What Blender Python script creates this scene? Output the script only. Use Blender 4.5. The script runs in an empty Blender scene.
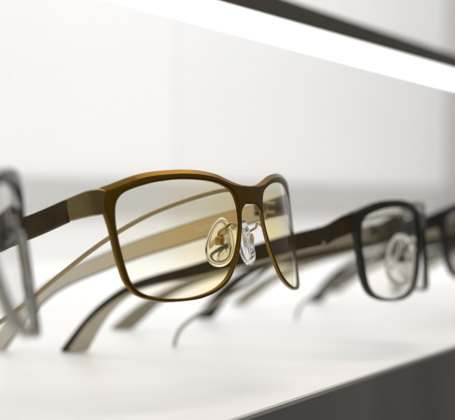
import bpy, bmesh, math, random
from mathutils import Vector, Matrix

random.seed(4)
S = 0.001                       # the script works in millimetres
sc = bpy.context.scene
col = sc.collection
R = math.radians

# ------------------------------------------------------------------ helpers
def link(o, parent=None):
    col.objects.link(o)
    if parent is not None:
        o.parent = parent
    return o

def tag(o, label=None, cat=None, group=None, kind=None):
    if label: o['label'] = label
    if cat: o['category'] = cat
    if group: o['group'] = group
    if kind: o['kind'] = kind
    return o

def thing(name, label, cat, loc, rotz=0, group=None):
    o = bpy.data.objects.new(name, None)
    o.empty_display_size = 0.01
    link(o)
    o.location = Vector(loc) * S
    o.rotation_euler = (0, 0, R(rotz))
    return tag(o, label, cat, group)

def mesh_obj(name, verts, faces, mats, parent=None, fm=None, smooth=True, sharp=38):
    me = bpy.data.meshes.new(name)
    me.from_pydata([tuple(Vector(v) * S) for v in verts], [], faces)
    if not isinstance(mats, (list, tuple)): mats = [mats]
    for m in mats: me.materials.append(m)
    if fm:
        for p, i in zip(me.polygons, fm): p.material_index = i
    bm = bmesh.new(); bm.from_mesh(me)
    bmesh.ops.recalc_face_normals(bm, faces=bm.faces)
    bm.to_mesh(me); bm.free()
    if smooth:
        for p in me.polygons: p.use_smooth = True
        me.set_sharp_from_angle(angle=R(sharp))
    return link(bpy.data.objects.new(name, me), parent)

def catmull(P, n, closed=False):
    P = [Vector(p) for p in P]
    N = len(P); out = []
    segs = N if closed else N - 1
    def g(i):
        return P[i % N] if closed else P[max(0, min(N - 1, i))]
    for i in range(segs):
        p0, p1, p2, p3 = g(i - 1), g(i), g(i + 1), g(i + 2)
        for k in range(n):
            t = k / n
            out.append(0.5 * ((2 * p1) + (-p0 + p2) * t + (2 * p0 - 5 * p1 + 4 * p2 - p3) * t * t
                              + (-p0 + 3 * p1 - 3 * p2 + p3) * t ** 3))
    if not closed: out.append(P[-1].copy())
    return out

def resample(P, n, closed=True):
    Q = P + [P[0]] if closed else P
    L = [0]
    for a, b in zip(Q, Q[1:]): L.append(L[-1] + (b - a).length)
    out = []; j = 0
    cnt = n if closed else n - 1
    for i in range(n):
        s = L[-1] * i / cnt
        while j < len(L) - 2 and L[j + 1] < s: j += 1
        d = L[j + 1] - L[j]
        out.append(Q[j].lerp(Q[j + 1], (s - L[j]) / d if d else 0))
    return out

def tube(path, rad, nseg=12, radii=None):
    path = [Vector(p) for p in path]
    V = []; F = []; prev = None
    for i, p in enumerate(path):
        t = (path[min(i + 1, len(path) - 1)] - path[max(i - 1, 0)]).normalized()
        a = Vector((0, 0, 1)) if prev is None else prev
        if abs(a.dot(t)) > .95: a = Vector((1, 0, 0))
        x = (a - t * a.dot(t)).normalized(); y = t.cross(x); prev = x
        r = radii[i] if radii else rad
        for k in range(nseg):
            q = 2 * math.pi * k / nseg
            V.append(p + x * (math.cos(q) * r) + y * (math.sin(q) * r))
    for i in range(len(path) - 1):
        for k in range(nseg):
            k2 = (k + 1) % nseg
            F.append((i * nseg + k, i * nseg + k2, (i + 1) * nseg + k2, (i + 1) * nseg + k))
    F.append(tuple(range(nseg))[::-1])
    F.append(tuple((len(path) - 1) * nseg + k for k in range(nseg)))
    return V, F

def bevel_box(c, size, bev, rot=None):
    bm = bmesh.new()
    bmesh.ops.create_cube(bm, size=1)
    for v in bm.verts: v.co = Vector((v.co.x * size[0], v.co.y * size[1], v.co.z * size[2]))
    bmesh.ops.bevel(bm, geom=list(bm.edges), offset=bev, segments=3, affect='EDGES', profile=.5)
    V = []
    for v in bm.verts:
        q = v.co.copy()
        if rot: q = rot @ q
        V.append(q + Vector(c))
    bm.verts.index_update()
    F = [tuple(v.index for v in f.verts) for f in bm.faces]
    bm.free()
    return V, F

def join(*vf):
    V = []; F = []
    for v, f in vf:
        o = len(V); V += list(v); F += [tuple(i + o for i in q) for q in f]
    return V, F

# ---------------------------------------------------------------- materials
def new_mat(name):
    m = bpy.data.materials.new(name); m.use_nodes = True
    nt = m.node_tree
    return m, nt, nt.nodes['Principled BSDF']

def N(nt, t, **kw):
    n = nt.nodes.new(t)
    for k, v in kw.items(): setattr(n, k, v)
    return n

def solid(name, c, rough=.4, metal=0.0, noise=.12, scale=400, coat=0.0, rvar=.08, spec=.35, bump=0.0):
    """procedural solid: base colour and roughness broken up by fine noise"""
    m, nt, b = new_mat(name)
    tc = N(nt, 'ShaderNodeTexCoord')
    nz = N(nt, 'ShaderNodeTexNoise'); nz.inputs['Scale'].default_value = scale; nz.inputs['Detail'].default_value = 5
    nt.links.new(tc.outputs['Object'], nz.inputs['Vector'])
    rp = N(nt, 'ShaderNodeValToRGB')
    rp.color_ramp.elements[0].position = .3; rp.color_ramp.elements[1].position = .7
    rp.color_ramp.elements[0].color = (*[x * (1 - noise) for x in c], 1)
    rp.color_ramp.elements[1].color = (*[min(1, x * (1 + noise)) for x in c], 1)
    nt.links.new(nz.outputs['Fac'], rp.inputs['Fac'])
    nt.links.new(rp.outputs['Color'], b.inputs['Base Color'])
    mr = N(nt, 'ShaderNodeMapRange')
    mr.inputs['To Min'].default_value = max(.02, rough - rvar); mr.inputs['To Max'].default_value = rough + rvar
    nt.links.new(nz.outputs['Fac'], mr.inputs['Value'])
    nt.links.new(mr.outputs['Result'], b.inputs['Roughness'])
    b.inputs['Metallic'].default_value = metal
    b.inputs['Coat Weight'].default_value = coat
    b.inputs['Specular IOR Level'].default_value = spec
    if bump:
        bp = N(nt, 'ShaderNodeBump'); bp.inputs['Strength'].default_value = bump; bp.inputs['Distance'].default_value = .0003
        nt.links.new(nz.outputs['Fac'], bp.inputs['Height']); nt.links.new(bp.outputs['Normal'], b.inputs['Normal'])
    return m

def brushed(name, c, rough=.3, metal=1.0, streak=.2):
    """satin metal with fine streaks along the part"""
    m, nt, b = new_mat(name)
    tc = N(nt, 'ShaderNodeTexCoord'); mp = N(nt, 'ShaderNodeMapping')
    mp.inputs['Scale'].default_value = (900, 60, 900)
    nz = N(nt, 'ShaderNodeTexNoise'); nz.inputs['Scale'].default_value = 3; nz.inputs['Detail'].default_value = 4
    nt.links.new(tc.outputs['Object'], mp.inputs['Vector']); nt.links.new(mp.outputs['Vector'], nz.inputs['Vector'])
    rp = N(nt, 'ShaderNodeValToRGB')
    rp.color_ramp.elements[0].color = (*[x * (1 - streak) for x in c], 1)
    rp.color_ramp.elements[1].color = (*[min(1, x * (1 + streak)) for x in c], 1)
    nt.links.new(nz.outputs['Fac'], rp.inputs['Fac']); nt.links.new(rp.outputs['Color'], b.inputs['Base Color'])
    mr = N(nt, 'ShaderNodeMapRange'); mr.inputs['To Min'].default_value = rough - .07; mr.inputs['To Max'].default_value = rough + .1
    nt.links.new(nz.outputs['Fac'], mr.inputs['Value']); nt.links.new(mr.outputs['Result'], b.inputs['Roughness'])
    b.inputs['Metallic'].default_value = metal
    return m

def lens_mat(name, tint, refl=1.0):
    """thin coated spectacle lens: tinted transmission, fresnel reflection, faint smears"""
    m, nt, b = new_mat(name); nt.nodes.remove(b)
    out = nt.nodes['Material Output']
    tr = N(nt, 'ShaderNodeBsdfTransparent'); tr.inputs['Color'].default_value = (*tint, 1)
    gl = N(nt, 'ShaderNodeBsdfGlossy'); gl.inputs['Roughness'].default_value = .03
    lw = N(nt, 'ShaderNodeFresnel'); lw.inputs['IOR'].default_value = 1.45
    tc = N(nt, 'ShaderNodeTexCoord')
    nz = N(nt, 'ShaderNodeTexNoise'); nz.inputs['Scale'].default_value = 60; nz.inputs['Detail'].default_value = 4
    nt.links.new(tc.outputs['Object'], nz.inputs['Vector'])
    mr = N(nt, 'ShaderNodeMapRange'); mr.inputs['To Min'].default_value = .02; mr.inputs['To Max'].default_value = .10
    nt.links.new(nz.outputs['Fac'], mr.inputs['Value']); nt.links.new(mr.outputs['Result'], gl.inputs['Roughness'])
    mu = N(nt, 'ShaderNodeMath', operation='MULTIPLY'); mu.inputs[1].default_value = refl
    nt.links.new(lw.outputs['Fac'], mu.inputs[0])
    mx = N(nt, 'ShaderNodeMixShader')
    nt.links.new(mu.outputs[0], mx.inputs['Fac']); nt.links.new(tr.outputs[0], mx.inputs[1]); nt.links.new(gl.outputs[0], mx.inputs[2])
    nt.links.new(mx.outputs[0], out.inputs['Surface'])
    return m

def clear_plastic(name, c, rough=.06, trans=1.0, ior=1.42):
    m, nt, b = new_mat(name)
    tc = N(nt, 'ShaderNodeTexCoord'); nz = N(nt, 'ShaderNodeTexNoise'); nz.inputs['Scale'].default_value = 300
    nt.links.new(tc.outputs['Object'], nz.inputs['Vector'])
    mr = N(nt, 'ShaderNodeMapRange'); mr.inputs['To Min'].default_value = rough * .6; mr.inputs['To Max'].default_value = rough * 1.6
    nt.links.new(nz.outputs['Fac'], mr.inputs['Value']); nt.links.new(mr.outputs['Result'], b.inputs['Roughness'])
    b.inputs['Base Color'].default_value = (*c, 1)
    b.inputs['Transmission Weight'].default_value = trans
    b.inputs['IOR'].default_value = ior
    return m

def browline(name, top, low, z0, z1):
    """dark upper half, pale lower half, soft change between the two heights (m, object space)"""
    m, nt, b = new_mat(name)
    tc = N(nt, 'ShaderNodeTexCoord'); sp = N(nt, 'ShaderNodeSeparateXYZ')
    nt.links.new(tc.outputs['Object'], sp.inputs[0])
    mr = N(nt, 'ShaderNodeMapRange'); mr.inputs['From Min'].default_value = z0; mr.inputs['From Max'].default_value = z1
    nt.links.new(sp.outputs['Z'], mr.inputs['Value'])
    mx = N(nt, 'ShaderNodeMix', data_type='RGBA')
    nt.links.new(mr.outputs['Result'], mx.inputs[0])
    mx.inputs[6].default_value = (*low, 1); mx.inputs[7].default_value = (*top, 1)
    nt.links.new(mx.outputs[2], b.inputs['Base Color'])
    b.inputs['Roughness'].default_value = .25
    b.inputs['Metallic'].default_value = .1
    return m

M = {}
M['white_shelf'] = solid('white_shelf_laminate', (.775, .773, .768), .38, noise=.012, scale=25, rvar=.1, bump=.02)
M['dark_edge'] = solid('dark_shelf_fascia', (.15, .147, .14), .42, noise=.25, scale=8)
M['edge_strip'] = solid('shelf_edge_strip', (.42, .41, .39), .35, noise=.05)
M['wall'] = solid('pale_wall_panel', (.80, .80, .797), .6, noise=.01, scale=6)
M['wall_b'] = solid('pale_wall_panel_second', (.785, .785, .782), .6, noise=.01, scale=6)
M['grey_band'] = solid('grey_wall_band', (.50, .50, .48), .55, noise=.05, scale=6)
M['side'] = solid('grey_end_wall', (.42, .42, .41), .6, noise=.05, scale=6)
M['lamp_metal'] = solid('lamp_housing_brown', (.055, .048, .034), .45, noise=.15, scale=60)

m, nt, b = new_mat('led_diffuser'); M['led'] = m
b.inputs['Base Color'].default_value = (.9, .9, .88, 1)
b.inputs['Emission Color'].default_value = (1, .985, .95, 1); b.inputs['Emission Strength'].default_value = 3.0

M['bronze'] = brushed('bronze_satin_metal', (.110, .058, .006), .34, streak=.4)
M['bronze_edge'] = brushed('bronze_bevel', (.205, .118, .024), .30, streak=.35)
M['gold'] = brushed('champagne_gold_metal', (.23, .175, .075), .34, streak=.3)
M['gold_pale_plain'] = solid('pale_gold_inner_face', (.72, .55, .26), .42, metal=.2, noise=.06)
M['brown_acetate'] = solid('dark_brown_acetate', (.040, .023, .002), .5, noise=.3, scale=140, spec=.22)
M['umber'] = solid('umber_acetate', (.030, .019, .003), .5, noise=.3, scale=140, spec=.22)
M['olive_black'] = solid('olive_black_acetate', (.020, .017, .010), .32, noise=.2, scale=140)
M['black'] = solid('black_acetate', (.014, .013, .011), .3, noise=.2, scale=140)
M['gunmetal'] = solid('gunmetal', (.07, .065, .055), .22, metal=.7, noise=.1)
M['beige_reflection'] = solid('beige_shelf_reflection', (.47, .43, .33), .4, noise=.08, scale=120)  # shelf reflection painted on the lower temple chamfer
M['greige'] = solid('greige_inner_acetate_and_sheen', (.25, .22, .15), .4, noise=.08, scale=120)  # inner faces, also a painted shelf reflection on one chamfer
M['taupe'] = solid('taupe_inner_acetate', (.12, .105, .075), .4, noise=.08, scale=120)
M['steel'] = solid('hinge_steel', (.45, .36, .2), .25, metal=1, noise=.1)
M['steel_dark'] = solid('hinge_dark_steel', (.10, .085, .06), .3, metal=.8, noise=.1)
M['screw'] = solid('gold_screw', (.55, .33, .06), .25, metal=1, noise=.1)
M['wire'] = solid('champagne_wire', (.40, .32, .17), .4, metal=.5, noise=.08)
M['wire_grey'] = solid('grey_wire', (.30, .28, .23), .4, metal=.5, noise=.08)
M['letter'] = solid('pale_lettering', (.95, .92, .80), .5, noise=.02)
M['pad'] = clear_plastic('clear_silicone', (.98, .97, .94), .06, .92)
M['lens_amber_glow'] = lens_mat('amber_flare_lens', (.955, .90, .76))
nt = M['lens_amber_glow'].node_tree                 # faint amber tint; warm flare glow painted in beside the nose, fading outwards
tc = N(nt, 'ShaderNodeTexCoord'); mp = N(nt, 'ShaderNodeMapping'); mp.inputs['Location'].default_value = (0, 0, -.056)
vl = N(nt, 'ShaderNodeVectorMath', operation='LENGTH')
nt.links.new(tc.outputs['Object'], mp.inputs['Vector']); nt.links.new(mp.outputs['Vector'], vl.inputs[0])
mr = N(nt, 'ShaderNodeMapRange', interpolation_type='SMOOTHSTEP'); mr.inputs['From Min'].default_value = .004; mr.inputs['From Max'].default_value = .058
nt.links.new(vl.outputs['Value'], mr.inputs['Value'])
mx = N(nt, 'ShaderNodeMix', data_type='RGBA'); nt.links.new(mr.outputs['Result'], mx.inputs[0])
mx.inputs[6].default_value = (.95, .80, .40, 1); mx.inputs[7].default_value = (.975, .96, .90, 1)
nt.links.new(mx.outputs[2], nt.nodes['Transparent BSDF'].inputs['Color'])
M['lens_clear'] = lens_mat('clear_lens', (.93, .925, .91))
M['lens_warm'] = lens_mat('faint_warm_lens', (.93, .91, .87))
M['lens_smoke'] = lens_mat('smoke_lens', (.42, .41, .39))
M['pale_edge'] = solid('pale_glossy_edge', (.50, .47, .40), .2, metal=.3, noise=.08)
m, nt, b = new_mat('pale_gold_fading_to_greige'); M['gold_pale'] = m
tc = N(nt, 'ShaderNodeTexCoord'); sp = N(nt, 'ShaderNodeSeparateXYZ'); nt.links.new(tc.outputs['Object'], sp.inputs[0])
mr = N(nt, 'ShaderNodeMapRange'); mr.inputs['From Min'].default_value = .085; mr.inputs['From Max'].default_value = .165
nt.links.new(sp.outputs['Y'], mr.inputs['Value'])
nz = N(nt, 'ShaderNodeTexNoise'); nz.inputs['Scale'].default_value = 500; nt.links.new(tc.outputs['Object'], nz.inputs['Vector'])
mx = N(nt, 'ShaderNodeMix', data_type='RGBA'); nt.links.new(mr.outputs['Result'], mx.inputs[0])
mx.inputs[6].default_value = (.70, .53, .25, 1); mx.inputs[7].default_value = (.60, .57, .49, 1)
nt.links.new(mx.outputs[2], b.inputs['Base Color'])
mr2 = N(nt, 'ShaderNodeMapRange'); mr2.inputs['To Min'].default_value = .32; mr2.inputs['To Max'].default_value = .5
nt.links.new(nz.outputs['Fac'], mr2.inputs['Value']); nt.links.new(mr2.outputs['Result'], b.inputs['Roughness'])
M['brow'] = browline('browline_two_tone', (.010, .008, .005), (.17, .155, .12), .064, .070)

# ------------------------------------------------------ shape of the spectacles
K = 89.0                                     # radius of the face curve
LENS = [(-57.2, 17.6), (-53.8, 19.5), (-46.9, 21.3), (-41.3, 22.0), (-34.9, 22.3), (-26.4, 21.8), (-19.0, 20.6),
        (-13.4, 18.6), (-10.6, 16.6), (-9.0, 13.2), (-8.3, 9.0), (-8.8, 2.7), (-11.2, -4.1), (-15.0, -11.5),
        (-19.6, -16.9), (-25.8, -20.3), (-33.7, -22.2), (-41.6, -22.4), (-49.3, -21.0), (-54.0, -18.7),
        (-56.6, -15.1), (-57.8, -10.6), (-59.0, -2.4), (-59.6, 4.9), (-59.6, 10.1), (-59.0, 14.6)]
OUT_TOP = [(0, 19.2), (-4.1, 19.5), (-7.7, 20.3), (-12.5, 22.0), (-18.5, 24.1), (-26.0, 25.5), (-34.4, 26.1),
           (-44.1, 25.9), (-49.0, 25.3), (-53.3, 24.3), (-60.0, 22.0), (-63.6, 20.4)]
OUT_BOT = [(-63.9, 15.5), (-62.6, 10.4), (-61.7, 5.2), (-61.0, -1.8), (-59.7, -10.4), (-58.3, -15.4), (-55.2, -19.7),
           (-50.1, -22.3), (-44.0, -23.5), (-36.0, -23.7), (-30.5, -23.1), (-24.2, -21.3), (-18.4, -17.9),
           (-14.1, -12.5), (-10.2, -5.2), (-7.7, 3.0), (-6.7, 9.0), (-3.6, 12.0)]

def face(u, v, n, sx, sy, tau):
    """face-form coordinates -> local coordinates of the pair (bowed round the face, leaning back by tau)"""
    n = n + u * u / (2 * K)
    v = v * sy
    return Vector((u * sx, n * math.cos(tau) + v * math.sin(tau), v * math.cos(tau) - n * math.sin(tau)))

def inside(p, poly):
    r = False; n = len(poly); x, y = p
    for i in range(n):
        a, b = poly[i], poly[i - 1]
        if (a.y > y) != (b.y > y) and x < (b.x - a.x) * (y - a.y) / (b.y - a.y) + a.x: r = not r
    return r

def offset_loop(P, d):
    """moves a closed loop sideways (to the left of its direction) by d"""
    out = []
    n = len(P)
    for i in range(n):
        t = (P[(i + 1) % n] - P[i - 1]).normalized()
        out.append(P[i] + Vector((-t.y, t.x, 0)) * d)
    return out

def area2(P):
    return sum(P[i - 1].x * P[i].y - P[i].x * P[i - 1].y for i in range(len(P)))

def build_front(par, mat, sx, sy, tau, thick, grow, lift, brow=0):
    """frame with two lens openings: dense outline mesh with rounded edges, bowed round the face"""
    outer = [Vector((x, y, 0)) for x, y in OUT_TOP + OUT_BOT]
    half = catmull(outer, 8)
    if grow:
        for p in half:
            if p.y < 10 and p.x < -7: p.x -= grow * (.3 if p.x > -40 else 1); p.y -= grow * (p.y < -10)
            if p.y > 15 and p.x < -4: p.y += grow * .6
    full = half + [Vector((-p.x, p.y, 0)) for p in half[::-1]][:-1]
    full = resample(full, 330)
    if area2(full) < 0: full.reverse()
    lens = resample(catmull([Vector((x, y, 0)) for x, y in LENS], 8, True), 150)
    if area2(lens) > 0: lens.reverse()
    lens2 = [Vector((-p.x, p.y, 0)) for p in lens][::-1]
    loops = [full, lens, lens2]                       # material always to the left
    bev = min(.45, thick * .24); st = 4
    prof = []                                         # (inset, n) from back cap to front cap
    for k in range(st + 1):
        a = math.pi / 2 * k / st
        prof.append((bev * (1 - math.sin(a)), thick / 2 - bev + bev * math.cos(a)))
    prof += [(q, -n) for q, n in prof[::-1]]
    V = []; F = []; fm = []; cap = {1: [], -1: []}
    def lerp3(y, a, b): return max(0, min(1, (y - a) / (b - a)))
    for li, L in enumerate(loops):
        n = len(L); base = len(V)
        rings = []
        if li == 0:
            rings = [[(p, nn) for p in offset_loop(L, ins)] for ins, nn in prof[:st + 1]]
            wb = [.42 + (brow - .42) * lerp3(p.y, 13, 20) * (1 - lerp3(-abs(p.x), -12, -3)) for p in L] if brow else [.42] * n
            out1 = []; out2 = []
            for k in range(n):
                t = (L[(k + 1) % n] - L[k - 1]).normalized(); nrm = Vector((-t.y, t.x, 0))
                dp = min(wb[k] * .75, thick * .6)
                out1.append((L[k], -thick / 2 + dp)); out2.append((L[k] + nrm * wb[k], -thick / 2))
            rings += [out1, out2]
        else:
            rings = [[(p, nn) for p in offset_loop(L, ins)] for ins, nn in prof]
        for rg in rings:
            for p, nn in rg: V.append((p.x, p.y, nn))
        for i in range(len(rings) - 1):
            for k in range(n):
                k2 = (k + 1) % n
                F.append((base + i * n + k, base + i * n + k2, base + (i + 1) * n + k2, base + (i + 1) * n + k))
                fm.append(1 if li == 0 else 0)
        cap[1].append((base, n)); cap[-1].append((base + (len(rings) - 1) * n, n))
    from mathutils.geometry import delaunay_2d_cdt
    for sgn in (1, -1):
        pts = []; ids = []; edges = []
        polys = []
        for b, n in cap[sgn]:
            o = len(pts)
            for k in range(n): pts.append(Vector(V[b + k][:2])); ids.append(b + k); edges.append((o + k, o + (k + 1) % n))
            polys.append([Vector((V[b + k][0], V[b + k][1], 0)) for k in range(n)])
        x = -66.0
        row = 0
        while x < 66:
            y = -26.0 + (.5 if row % 2 else 0)
            while y < 28:
                if inside((x, y), polys[0]) and not inside((x, y), polys[1]) and not inside((x, y), polys[2]):
                    q = Vector((x, y))
                    if min((q - p).length for p in pts[:sum(n for b, n in cap[sgn])]) > .45:
                        pts.append(q); V.append((x, y, sgn * thick / 2)); ids.append(len(V) - 1)
                y += 1.0
            x += 1.0; row += 1
        res = delaunay_2d_cdt(pts, edges, [], 0, 1e-5)
        vo, fo, orig = res[0], res[2], res[3]
        mp = [ids[o[0]] if o else None for o in orig]
        for f in fo:
            if any(mp[k] is None for k in f): continue
            c = sum((Vector(vo[k]) for k in f), Vector((0, 0))) / len(f)
            if inside(c, polys[0]) and not inside(c, polys[1]) and not inside(c, polys[2]):
                F.append(tuple(mp[k] for k in f)); fm.append(0)
    W = []
    for x, y, n in V:
        q = face(x, y, n, sx, sy, tau); q.z += lift; W.append(q)
    return mesh_obj('frame_front', W, F, mat if isinstance(mat, (list, tuple)) else [mat, mat], par, fm, sharp=28)

def build_lens(par, side, mat, sx, sy, tau, lift):
    c = resample(catmull([Vector((x, y, 0)) for x, y in LENS], 8, True), 120)
    cen = sum(c, Vector()) / len(c)
    V = []; F = []; rings = 10
    for r in range(rings + 1):
        f = r / rings
        for p in c:
            q = cen.lerp(p, f * 1.012)
            dome = -1.3 * (1 - f * f)
            w = face(q.x * side, q.y, dome + .2, sx, sy, tau); w.z += lift; V.append(w)
            if r == 0: break
    n = len(c)
    for k in range(n): F.append((0, 1 + k, 1 + (k + 1) % n))
    for r in range(rings - 1):
        a = 1 + r * n; b2 = a + n
        for k in range(n): F.append((a + k, b2 + k, b2 + (k + 1) % n, a + (k + 1) % n))
    return mesh_obj('lens', V, F, mat, par, sharp=180)

def sweep_temple(par, side, pts, hs, ts, chs, mats, x0, splay):
    """flat bar swept along (s, z); outer face, inner face and a chamfer along the lower outer edge"""
    P = catmull([Vector((a, b, 0)) for a, b in pts], 6)
    def prof(tab, n):
        q = catmull([Vector((v, 0, 0)) for v in tab], 6); return [p.x for p in q]
    H = prof(hs, 0); T = prof(ts, 0); C = prof(chs, 0)
    V = []; F = []; fm = []
    ns = None
    for i, p in enumerate(P):
        t = (P[min(i + 1, len(P) - 1)] - P[max(i - 1, 0)]).normalized()
        hv = Vector((-t.y, t.x)) if i > 0 else Vector((0, 1))                 # up across the bar, in the (s, z) plane
        h, th, c = H[i], T[i], C[i]
        k = max(0, min(1, (i / (len(P) - 1) - .80) / .20)); k = k * k * (3 - 2 * k)
        hv = hv.lerp(Vector((1, 0)), k).normalized() if k > 0 else hv
        e = min(.5, th * .25)
        sec = [(th / 2, h / 2 - e), (th / 2 - e, h / 2), (-th / 2 + e, h / 2), (-th / 2, h / 2 - e),
               (-th / 2, h / 2 - (h - 2 * e) * (1 - c) * .5), (-th / 2, -h / 2 + max(e, c * h)),
               (-th / 2 + (.18 + .25 * c) * th, -h / 2 + max(e, c * h) * .45),
               (-th / 2 + (.5 + .4 * c) * th * .8, -h / 2), (th / 2 - e * .6, -h / 2), (th / 2, -h / 2 + e)]
        for (a, b) in sec:                       # a: + is towards the face, - is outside
            s = p.x + hv.x * b; z = p.y + hv.y * b
            x = side * (x0 - a - (s - 37) * math.tan(splay))
            V.append(Vector((x, s, z)))
    n = 10
    # rounded end
    last = V[-n:]; mid = sum(last, Vector()) / n
    dirv = Vector((0, .1, -1)).normalized()
    for adv, k in ((.35, .97), (.7, .9), (.95, .78), (1.1, .5)):
        V += [mid + (q - mid) * k + dirv * adv for q in last]
    NS = len(P) + 4
    for i in range(NS - 1):
        for k in range(n):
            k2 = (k + 1) % n
            F.append((i * n + k, i * n + k2, (i + 1) * n + k2, (i + 1) * n + k))
            fm.append(2 if k in (5, 6) else (1 if k == 9 else 0))  # chamfer faces; pale tip colours paint in the shelf's reflection
    F.append(tuple(range(n))); fm.append(0)
    F.append(tuple((NS - 1) * n + k for k in range(n))); fm.append(0)
    return mesh_obj('temple', V, F, mats, par, fm, sharp=35)

def build_end_piece(par, side, mat, sx, sy, tau, lift, z_end, s_end, x_end, h_end):
    """wraps from the front round the corner to the start of the temple"""
    a = face(-60.3, 16.4, .5, sx, sy, tau); b = face(-63.0, 16.0, .2, sx, sy, tau)
    a.z += lift; b.z += lift
    def zz(y): return b.z + (z_end - b.z) * (y - b.y) / (s_end - b.y)
    pts = [(a, 6.4, 1.2), (b, 9.4, 1.7), (Vector((-x_end + .9, b.y + 2.2, zz(b.y + 2.2))), 9.6, 1.9),
           (Vector((-x_end + .1, b.y + 5.6, zz(b.y + 5.6))), 9.2, 2.0), (Vector((-x_end, b.y + 10, zz(b.y + 10))), 8.7, 2.0),
           (Vector((-x_end, s_end, z_end)), h_end, 2.0)]
    P = catmull([p[0] for p in pts], 6)
    H = [v.x for v in catmull([Vector((p[1], 0, 0)) for p in pts], 6)]
    T = [v.x for v in catmull([Vector((p[2], 0, 0)) for p in pts], 6)]
    V = []; F = []; n = 8
    for i, p in enumerate(P):
        t = (P[min(i + 1, len(P) - 1)] - P[max(i - 1, 0)]).normalized()
        lat = t.cross(Vector((0, 0, 1))).normalized(); up = lat.cross(t).normalized()
        h, th = H[i] / 2, T[i] / 2; e = .4
        for (x, y) in [(th, h - e), (th - e, h), (-th + e, h), (-th, h - e), (-th, -h + e), (-th + e, -h), (th - e, -h), (th, -h + e)]:
            q = p + lat * x + up * y
            V.append(Vector((q.x * (1 if side < 0 else -1), q.y, q.z)))
    for i in range(len(P) - 1):
        for k in range(n):
            k2 = (k + 1) % n
            F.append((i * n + k, i * n + k2, (i + 1) * n + k2, (i + 1) * n + k))
    F.append(tuple(range(n))); F.append(tuple((len(P) - 1) * n + k for k in range(n)))
    return mesh_obj('end_piece', V, F, mat, par, sharp=35)

def build_hinge(par, side, m1, m2, x, y, z, k=1.0):
    V, F = join(bevel_box((side * (x - 2.1), y, z), (2.2 * k, 7.5 * k, 6.2 * k), .5),
                bevel_box((side * (x - 3.6), y + 4.6, z), (2.6 * k, 3.2 * k, 7.4 * k), .5))
    h = mesh_obj('hinge', V, F, m1, par)
    vf = []
    for k in (-2.6, 0, 2.6):
        vf.append(tube([(side * (x - 4.6), y + 5.2, z + k - 1.1), (side * (x - 4.6), y + 5.2, z + k + 1.1)], 1.7, 16))
    V, F = join(*vf)
    mesh_obj('knuckle', V, F, m2, h)
    V, F = tube([(side * (x - 4.4), y - 1.5, z), (side * (x - 2.9), y - 1.5, z)], 1.5, 16)
    mesh_obj('screw', V, F, m2, h)
    return h

def build_pad(par, side, mpad, marm, mscrew, sx, sy, tau, lift, ps=1.0, dz=0.0):
    c = face(-8.6, -1.8 + dz, 10.0, sx, sy, tau); c.z += lift
    tdir = Vector((-.50, .86, .06)).normalized()                 # across the pad, running backwards and outwards
    up = Vector((.30, -.02, 1)); up = (up - tdir * up.dot(tdir)).normalized()
    nn = tdir.cross(up).normalized()
    V = []; F = []
    rings = [(1.0, 0), (.985, .75), (.93, 1.2), (.82, 1.45), (.70, 1.15), (.3, .75), (0, .65)]
    prof = [(r, h) for r, h in rings[::-1]] + [(r, -h) for r, h in rings[1:]]
    n = 48
    for (r, h) in prof:
        for k in range(n):
            q = 2 * math.pi * k / n
            cx, sy_ = math.cos(q), math.sin(q)
            w = 5.7 * (1 - .26 * sy_)                            # egg shaped: broad below, narrow above
            p = c + tdir * (cx * w * r * ps) + up * (sy_ * 10.2 * r * ps) + nn * h
            V.append(Vector((p.x * (1 if side < 0 else -1), p.y, p.z)))
    for i in range(len(prof) - 1):
        for k in range(n):
            k2 = (k + 1) % n
            F.append((i * n + k, i * n + k2, (i + 1) * n + k2, (i + 1) * n + k))
    bm_f = F
    pad = mesh_obj('nose_pad', V, bm_f, mpad, par, sharp=180)
    bmx = bmesh.new(); bmx.from_mesh(pad.data); bmesh.ops.remove_doubles(bmx, verts=bmx.verts, dist=1e-6); bmx.to_mesh(pad.data); bmx.free()
    a = face(-8.6, 3.5, 1.2, sx, sy, tau); a.z += lift
    inner = c - nn * (1.9 if nn.x < 0 else -1.9)
    # the arm sits on the rim side of the pad
    rim = -1 if nn.dot(a - c) < 0 else 1
    e = c + nn * rim * 2.0
    path = catmull([a, a + Vector((-.5, 2.2, 1.0)), (a + e) / 2 + Vector((-1.4, .8, 2.0)), e + Vector((-.3, .3, 3.2)), e], 8)
    path = [Vector((p.x * (1 if side < 0 else -1), p.y, p.z)) for p in path]
    V, F = tube(path, .55, 10)
    mesh_obj('pad_arm', V, F, marm, pad)
    ex = Vector((e.x * (1 if side < 0 else -1), e.y, e.z))
    V, F = join(bevel_box(ex, (2.6, 3.2, 3.4), .5), tube([ex + Vector((0, -.5, 1.4)), ex + Vector((0, -.5, 2.6))], 1.0, 14))
    mesh_obj('pad_screw', V, F, mscrew, pad)
    return pad

# paths of the temples in (distance back, height over the middle of the front), ending on the shelf
PATH_HIGH = [(37.5, 9.5), (52, 4.7), (70, -.6), (90, -7.2), (110, -13.8), (135, -21.5), (159, -30), (172, -37.5), (184, -47), (197, -64)]
PATH_HIGH_FAR = [(37.5, 9.6), (52, 5.9), (70, 1.4), (90, -4.0), (110, -9.6), (134, -17.4), (159, -27), (174, -36), (188, -47.5), (203, -64)]
PATH_LOW = [(37.5, 8.0), (52, 4.6), (68, .2), (85, -4.6), (106, -10.4), (126, -15.2), (140, -20.2), (152, -28.5), (162, -39), (172, -52.6)]
PATH_LOW_FAR = [(37.5, 8.0), (55, 4.8), (75, .4), (95, -4.4), (120, -11.6), (143, -19.6), (161, -27.2), (175, -35), (186, -43.4), (197, -52.6)]
PATH_BROW = [(37.5, 2.5), (52, -1.2), (70, -5.6), (90, -11), (110, -16.6), (134, -22.4), (159, -30), (174, -38), (188, -47.5), (200, -61.5)]
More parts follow.
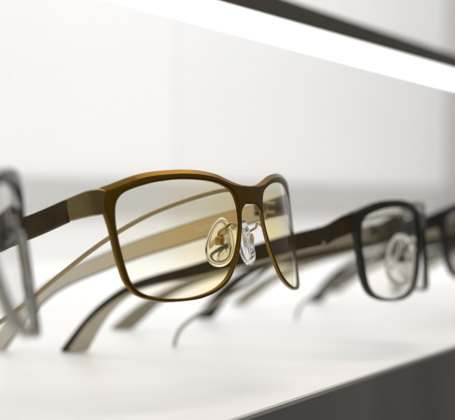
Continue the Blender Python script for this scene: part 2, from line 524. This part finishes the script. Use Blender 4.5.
HS_WIDE = [8.4, 8.7, 9.2, 9.4, 9.0, 8.6, 8.0, 8.4, 10.4, 13.0]
HS_SLIM = [9.6, 9.6, 9.2, 8.2, 6.8, 5.6, 5.4, 6.6, 9.6, 15.0]
HS_FINE = [9.6, 9.4, 8.6, 7.4, 6.2, 5.6, 5.8, 7.0, 9.0, 12.0]
TS = [2.0, 2.0, 2.0, 2.1, 2.3, 2.5, 2.8, 3.2, 3.8, 3.8]
GROUP = 'spectacles standing in a row along the shelf'
SHELF = 75.0                                  # height of the lens over the shelf

def spectacles(label, X, Y, zc, rot, tau, sx, sy, mt, path, path_far=None, HS=HS_WIDE, ls=1.0, brow=0, pad_s=1.0, pad_dz=0.0, hinge_s=1.0, ch_tip=.66, pads=True, letters=False, grow=0.0, thick=3.0, scale_tip=1.0):
    root = thing('spectacles', label, 'glasses', (X, Y, 0), rot, GROUP)
    lift = SHELF + zc
    tau = R(tau)
    build_front(root, mt['front'], sx, sy, tau, thick, grow, lift, brow)
    for s in (-1, 1): build_lens(root, 1 if s < 0 else -1, mt['lens'], sx, sy, tau, lift)
    x_end = 66.3 * sx
    chs = [.05, .05, .06, .07, .08, .12, .26, .45 * ch_tip / .6, ch_tip, ch_tip]
    hs = [h * (scale_tip if i > 5 else 1) for i, h in enumerate(HS)]
    for s in (-1, 1):
        pz = [(37.5 + (a - 37.5) * ls, b + lift) for a, b in (path_far or path if s > 0 else path)]
        e = build_end_piece(root, s, mt['end'], sx, sy, tau, lift, pz[0][1], pz[0][0] - .15, x_end, HS[0])
        t = sweep_temple(root, s, pz, hs, TS, chs, [mt['outer'], mt['inner'], mt['tip']], x_end, R(0.0 if s < 0 else 4.0))
        build_hinge(root, s, mt['hinge'], mt['knuckle'], x_end - .6, 34.5, pz[0][1] + 1.0, hinge_s * .82)
        if pads: build_pad(root, s, M['pad'], mt['hinge'], mt['screw'], sx, sy, tau, lift, pad_s, pad_dz)
        if letters and s > 0:
            cu = bpy.data.curves.new('engraving', 'FONT'); cu.body = 'Titanium   C'; cu.size = 3.5; cu.extrude = .05
            tmp = bpy.data.objects.new('engraving', cu); col.objects.link(tmp)
            dg = bpy.context.evaluated_depsgraph_get(); dg.update()
            me = bpy.data.meshes.new_from_object(tmp.evaluated_get(dg))
            bpy.data.objects.remove(tmp); bpy.data.curves.remove(cu)
            # lay the line on the inner face of the right temple, reading towards the hinge
            sl = math.atan2(pz[4][1] - pz[1][1], pz[4][0] - pz[1][0])
            s0 = 77.0
            # height of the bar at s0
            for (a0, b0), (a1, b1) in zip(pz, pz[1:]):
                if a0 <= s0 <= a1: zb = b0 + (b1 - b0) * (s0 - a0) / (a1 - a0)
            sp = math.tan(R(4.0))
            for v in me.vertices:
                a, b2 = v.co.x, v.co.y - .9
                ss = s0 - a * math.cos(sl) + b2 * -math.sin(sl)
                zz = zb - a * math.sin(sl) + b2 * math.cos(sl)
                xx = x_end - 1.2 - (ss - 37) * sp - v.co.z
                v.co = Vector((xx, ss, zz)) * S
            me.materials.clear(); me.materials.append(M['letter'])
            o = bpy.data.objects.new('engraving', me); link(o, t)
            tag(o, 'small pale line of lettering on the inner face of the temple')
    return root

G1 = dict(front=[M['bronze'], M['bronze_edge']], end=M['gold'], outer=M['brown_acetate'], inner=M['gold_pale'], tip=M['brown_acetate'], lens=M['lens_amber_glow'],
          hinge=M['steel'], knuckle=M['steel_dark'], screw=M['screw'])
G2 = dict(front=M['olive_black'], end=M['umber'], outer=M['umber'], inner=M['greige'], tip=M['beige_reflection'], lens=M['lens_warm'],
          hinge=M['steel_dark'], knuckle=M['steel_dark'], screw=M['steel_dark'])
G0 = dict(front=[M['brow'], M['pale_edge']], end=M['gunmetal'], outer=M['black'], inner=M['taupe'], tip=M['greige'], lens=M['lens_clear'],
          hinge=M['steel_dark'], knuckle=M['gunmetal'], screw=M['gunmetal'])
G3 = dict(front=M['black'], end=M['black'], outer=M['umber'], inner=M['greige'], tip=M['umber'], lens=M['lens_smoke'],
          hinge=M['steel_dark'], knuckle=M['steel_dark'], screw=M['steel_dark'])
G4 = dict(front=M['umber'], end=M['umber'], outer=M['umber'], inner=M['taupe'], tip=M['umber'], lens=M['lens_clear'],
          hinge=M['steel_dark'], knuckle=M['steel_dark'], screw=M['steel_dark'])

spectacles('blurred spectacles with dark brow and pale lower rims, cut off by the left edge',
           239.4, 200.8, -12.4, 5.3, 8.8, .94, .955, G0, PATH_BROW, grow=.5, thick=4.2, hinge_s=1.5)
spectacles('sharp golden bronze metal spectacles with amber lenses, flare glow painted in their tint, in the middle of the row',
           426.7, 215.2, -9.5, -7.8, 8.1, 1, 1, G1, PATH_HIGH, PATH_HIGH_FAR, letters=True, thick=1.9, brow=1.7)
spectacles('olive black rimmed spectacles with clear lenses, standing just behind the bronze pair',
           608.9, 207.2, -21.0, 8.7, 3.1, .969, 1.017, G2, PATH_LOW, PATH_LOW_FAR, HS=HS_SLIM, thick=3.2, pad_s=1.4, pad_dz=-3)
spectacles('black spectacles with smoke grey lenses, half cut off by the right edge of the picture',
           787, 216, -20.0, 4.0, 4, 1, 1, G3, PATH_LOW, PATH_LOW_FAR, HS=HS_FINE, ls=1.08, grow=.6)
spectacles('umber spectacles beyond the smoke lensed pair, only their dark temple tips in view',
           968, 212, -21.0, 3.0, 4, 1, 1, G4, PATH_LOW, PATH_LOW_FAR, HS=HS_FINE, ls=1.1, grow=.4)
spectacles('farthest spectacles of the row, only a blurred grey temple tip showing by the right edge',
           1150, 212, -21.0, 3.0, 4, 1, 1, G3, PATH_LOW, PATH_LOW_FAR, HS=HS_FINE, ls=1.08, grow=.4)

# -------------------------------------------------- bent wire stands, one behind each bridge
WIRE = [(3.5, 7.0), (9, 8.0), (25, 3.6), (42, -3.2), (60, -14), (79, -28.5), (90, -37.5), (104, -47.5), (117, -56.5), (126, -63.5), (129.5, -69), (131, -74.6)]
def wire_stand(label, bx, by, dz, mat):
    ang = math.atan2(20, -129)                # heading of the wire seen from the camera: (right, away)
    r_, d_ = math.cos(ang), math.sin(ang)
    a = R(28)
    wx, wy = d_ * math.cos(a) + r_ * math.sin(a), d_ * math.sin(a) - r_ * math.cos(a)
    root = thing('wire_stand', label, 'display stand', (bx + wx * 131, by + wy * 131, 0), 0, 'bent wire stands holding up the spectacles')
    P = []
    for s, z in WIRE:
        f = (s - 3.5) / 127.5
        P.append(Vector((wx * (s - 131), wy * (s - 131), SHELF + z + dz * max(0, 1 - f * 1.15))))
    P = catmull(P, 6)
    V, F = tube(P, 1.0, 12)
    mesh_obj('wire', V, F, mat, root, sharp=60)
    # small cradle on which the bridge rests
    hd = Vector((wx, wy, 0)); c = P[0]
    sd = Vector((-wy, wx, 0))
    V, F = tube(catmull([c - sd * 3 + Vector((0, 0, 1.6)), c - sd * 2, c, c + sd * 2, c + sd * 3 + Vector((0, 0, 1.6))], 4), .8, 10)
    mesh_obj('cradle', V, F, mat, root, sharp=60)
    return root

wire_stand('thin bent wire stand running behind the left edge pair down to the shelf', 239.4, 200.8 + 3, 0, M['wire_grey'])
wire_stand('thin champagne wire arching down to the left from the bridge of the bronze spectacles', 426.7, 215.2 + 3.5, 0, M['wire'])
wire_stand('thin wire whose bent foot stands alone on the white shelf below the bronze spectacles', 608.9, 207.2 + 3, -10.5, M['wire_grey'])
wire_stand('thin blurred wire foot between the bronze and the olive black spectacles', 787, 216 + 3, -10, M['wire_grey'])
wire_stand('thin blurred wire foot seen beyond the lens of the olive black spectacles', 968, 212 + 3, -11, M['wire_grey'])

# ------------------------------------------------------------------ setting
def cam2world(r, d):
    a = R(28)
    return d * math.cos(a) + r * math.sin(a), d * math.sin(a) - r * math.cos(a)

YF = 199.0                                    # front edge of the shelf
shelf = thing('display_shelf', 'long white shelf with a dark front edge on which all the spectacles stand', 'shelf', (800, YF, 0))
V = []; F = []
X0, X1, Y1 = -1500, 5200, 3200
def slab(x0, x1, y0, y1, z0, z1):
    v = [(x0, y0, z0), (x1, y0, z0), (x1, y1, z0), (x0, y1, z0), (x0, y0, z1), (x1, y0, z1), (x1, y1, z1), (x0, y1, z1)]
    f = [(0, 3, 2, 1), (4, 5, 6, 7), (0, 1, 5, 4), (1, 2, 6, 5), (2, 3, 7, 6), (3, 0, 4, 7)]
    return v, f
v, f = slab(X0 - 800, X1 - 800, 2.2, Y1, -18, 0)
mesh_obj('shelf_board', v, f, M['white_shelf'], shelf, smooth=False)
v, f = slab(X0 - 800, X1 - 800, .2, 2.2, -1.6, -.15)
mesh_obj('edge_trim', v, f, M['edge_strip'], shelf, smooth=False)
v, f = slab(X0 - 800, X1 - 800, 0, 2.2, -420, -1.6)
mesh_obj('front_panel', v, f, M['dark_edge'], shelf, smooth=False)

# back wall: two panels meeting in a faint upright joint, grey band along it
wa = R(-15.5)
cxw, cyw = cam2world(0, 2000)
wall = thing('back_wall', 'pale panelled wall closing the display behind the spectacles', 'wall', (cxw, cyw, 0), -15.5)
def wall_t(px):                                # position along the wall under a picture column, for joint and corner
    k = (px - 227.5) / 1200
    # camera frame: wall through depth 2000 at 43.5 degrees
    s, c = math.sin(R(43.5)), math.cos(R(43.5))
    return k * 2000 / (s - k * c)
tj, tc_ = wall_t(177), wall_t(446)
v, f = slab(-2600, tj - .8, 0, 30, -400, 2200)
mesh_obj('wall_panel', v, f, M['wall'], wall, smooth=False)
v, f = slab(tj + .8, tc_, 0, 30, -400, 2200)
mesh_obj('wall_panel', v, f, M['wall_b'], wall, smooth=False)
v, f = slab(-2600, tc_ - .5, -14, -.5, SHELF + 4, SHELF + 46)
mesh_obj('grey_band', v, f, M['grey_band'], wall, smooth=False)
ex, ey = cxw + math.cos(wa) * tc_, cyw + math.sin(wa) * tc_
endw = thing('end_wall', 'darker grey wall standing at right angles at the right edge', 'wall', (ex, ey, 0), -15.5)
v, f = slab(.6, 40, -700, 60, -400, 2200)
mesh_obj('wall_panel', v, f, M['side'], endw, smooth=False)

# strip light over the row
lx, ly = cam2world(188.6, 995)
lamp = thing('strip_light', 'long lit white strip light in a dark brown channel crossing the top of the picture', 'lamp', (lx, ly, SHELF + 102), -1.5)
lamp.rotation_euler.y = R(-.3)
v, f = slab(-1500, 1600, 0, 4, 0, 13)
mesh_obj('diffuser', v, f, M['led'], lamp, smooth=False)
v, f = slab(-1502, 1602, -.6, 5, 13.2, 26.5)
mesh_obj('channel', v, f, M['lamp_metal'], lamp, smooth=False)

# ------------------------------------------------------------------ light
w = bpy.data.worlds.new('World'); sc.world = w; w.use_nodes = True
nt = w.node_tree; bg = nt.nodes['Background']
tc = N(nt, 'ShaderNodeTexCoord'); sp = N(nt, 'ShaderNodeSeparateXYZ'); rp = N(nt, 'ShaderNodeValToRGB')
nt.links.new(tc.outputs['Generated'], sp.inputs[0])
mr = N(nt, 'ShaderNodeMapRange'); mr.inputs['From Min'].default_value = -1; mr.inputs['From Max'].default_value = 1
nt.links.new(sp.outputs['Z'], mr.inputs['Value']); nt.links.new(mr.outputs['Result'], rp.inputs['Fac'])
rp.color_ramp.elements[0].position = .45; rp.color_ramp.elements[0].color = (.10, .095, .085, 1)
rp.color_ramp.elements[1].position = .75; rp.color_ramp.elements[1].color = (1, .998, .99, 1)
nt.links.new(rp.outputs['Color'], bg.inputs['Color']); bg.inputs['Strength'].default_value = .66

def area(name, loc, tgt, sx, sy, power, c):
    l = bpy.data.lights.new(name, 'AREA'); l.shape = 'RECTANGLE'; l.size = sx * S; l.size_y = sy * S
    l.energy = power; l.color = c
    o = bpy.data.objects.new(name, l); col.objects.link(o)
    o.location = Vector(loc) * S
    d = (Vector(tgt) - Vector(loc)); o.rotation_euler = d.to_track_quat('-Z', 'Y').to_euler()
    return o
area('overhead_fill', (700, 250, 1500), (800, 500, 0), 1500, 900, 8.6, (1, .995, .99))  # unseen fill added overhead to brighten the shelf
area('wall_fill', (1250, 500, 1300), (2300, 1000, 100), 1800, 500, 17, (1, .993, .98))  # unseen fill added to lift the back wall
area('warm_glow_fill', (470, 90, 330), (500, 270, 30), 240, 240, .24, (1, .72, .34))  # unseen fill added, standing in for the warm flare glow

# ------------------------------------------------------------------ camera
cd = bpy.data.cameras.new('camera'); cam = bpy.data.objects.new('camera', cd); col.objects.link(cam)
cam.location = (0, 0, SHELF * S); cam.rotation_euler = (R(90), 0, R(28 - 90))
cd.sensor_fit = 'HORIZONTAL'; cd.sensor_width = 36; cd.lens = 1200 / 455 * 36
cd.clip_start = .005; cd.clip_end = 50
cd.dof.use_dof = True; cd.dof.focus_distance = .472; cd.dof.aperture_fstop = 10.0
sc.camera = cam
sc.view_settings.view_transform = 'Standard'; sc.view_settings.look = 'None'; sc.view_settings.exposure = 0
sc.render.engine = 'CYCLES'
sc.cycles.use_denoising = True
sc.cycles.max_bounces = 12; sc.cycles.transparent_max_bounces = 24
sc.cycles.caustics_reflective = False
sc.cycles.sample_clamp_indirect = 6
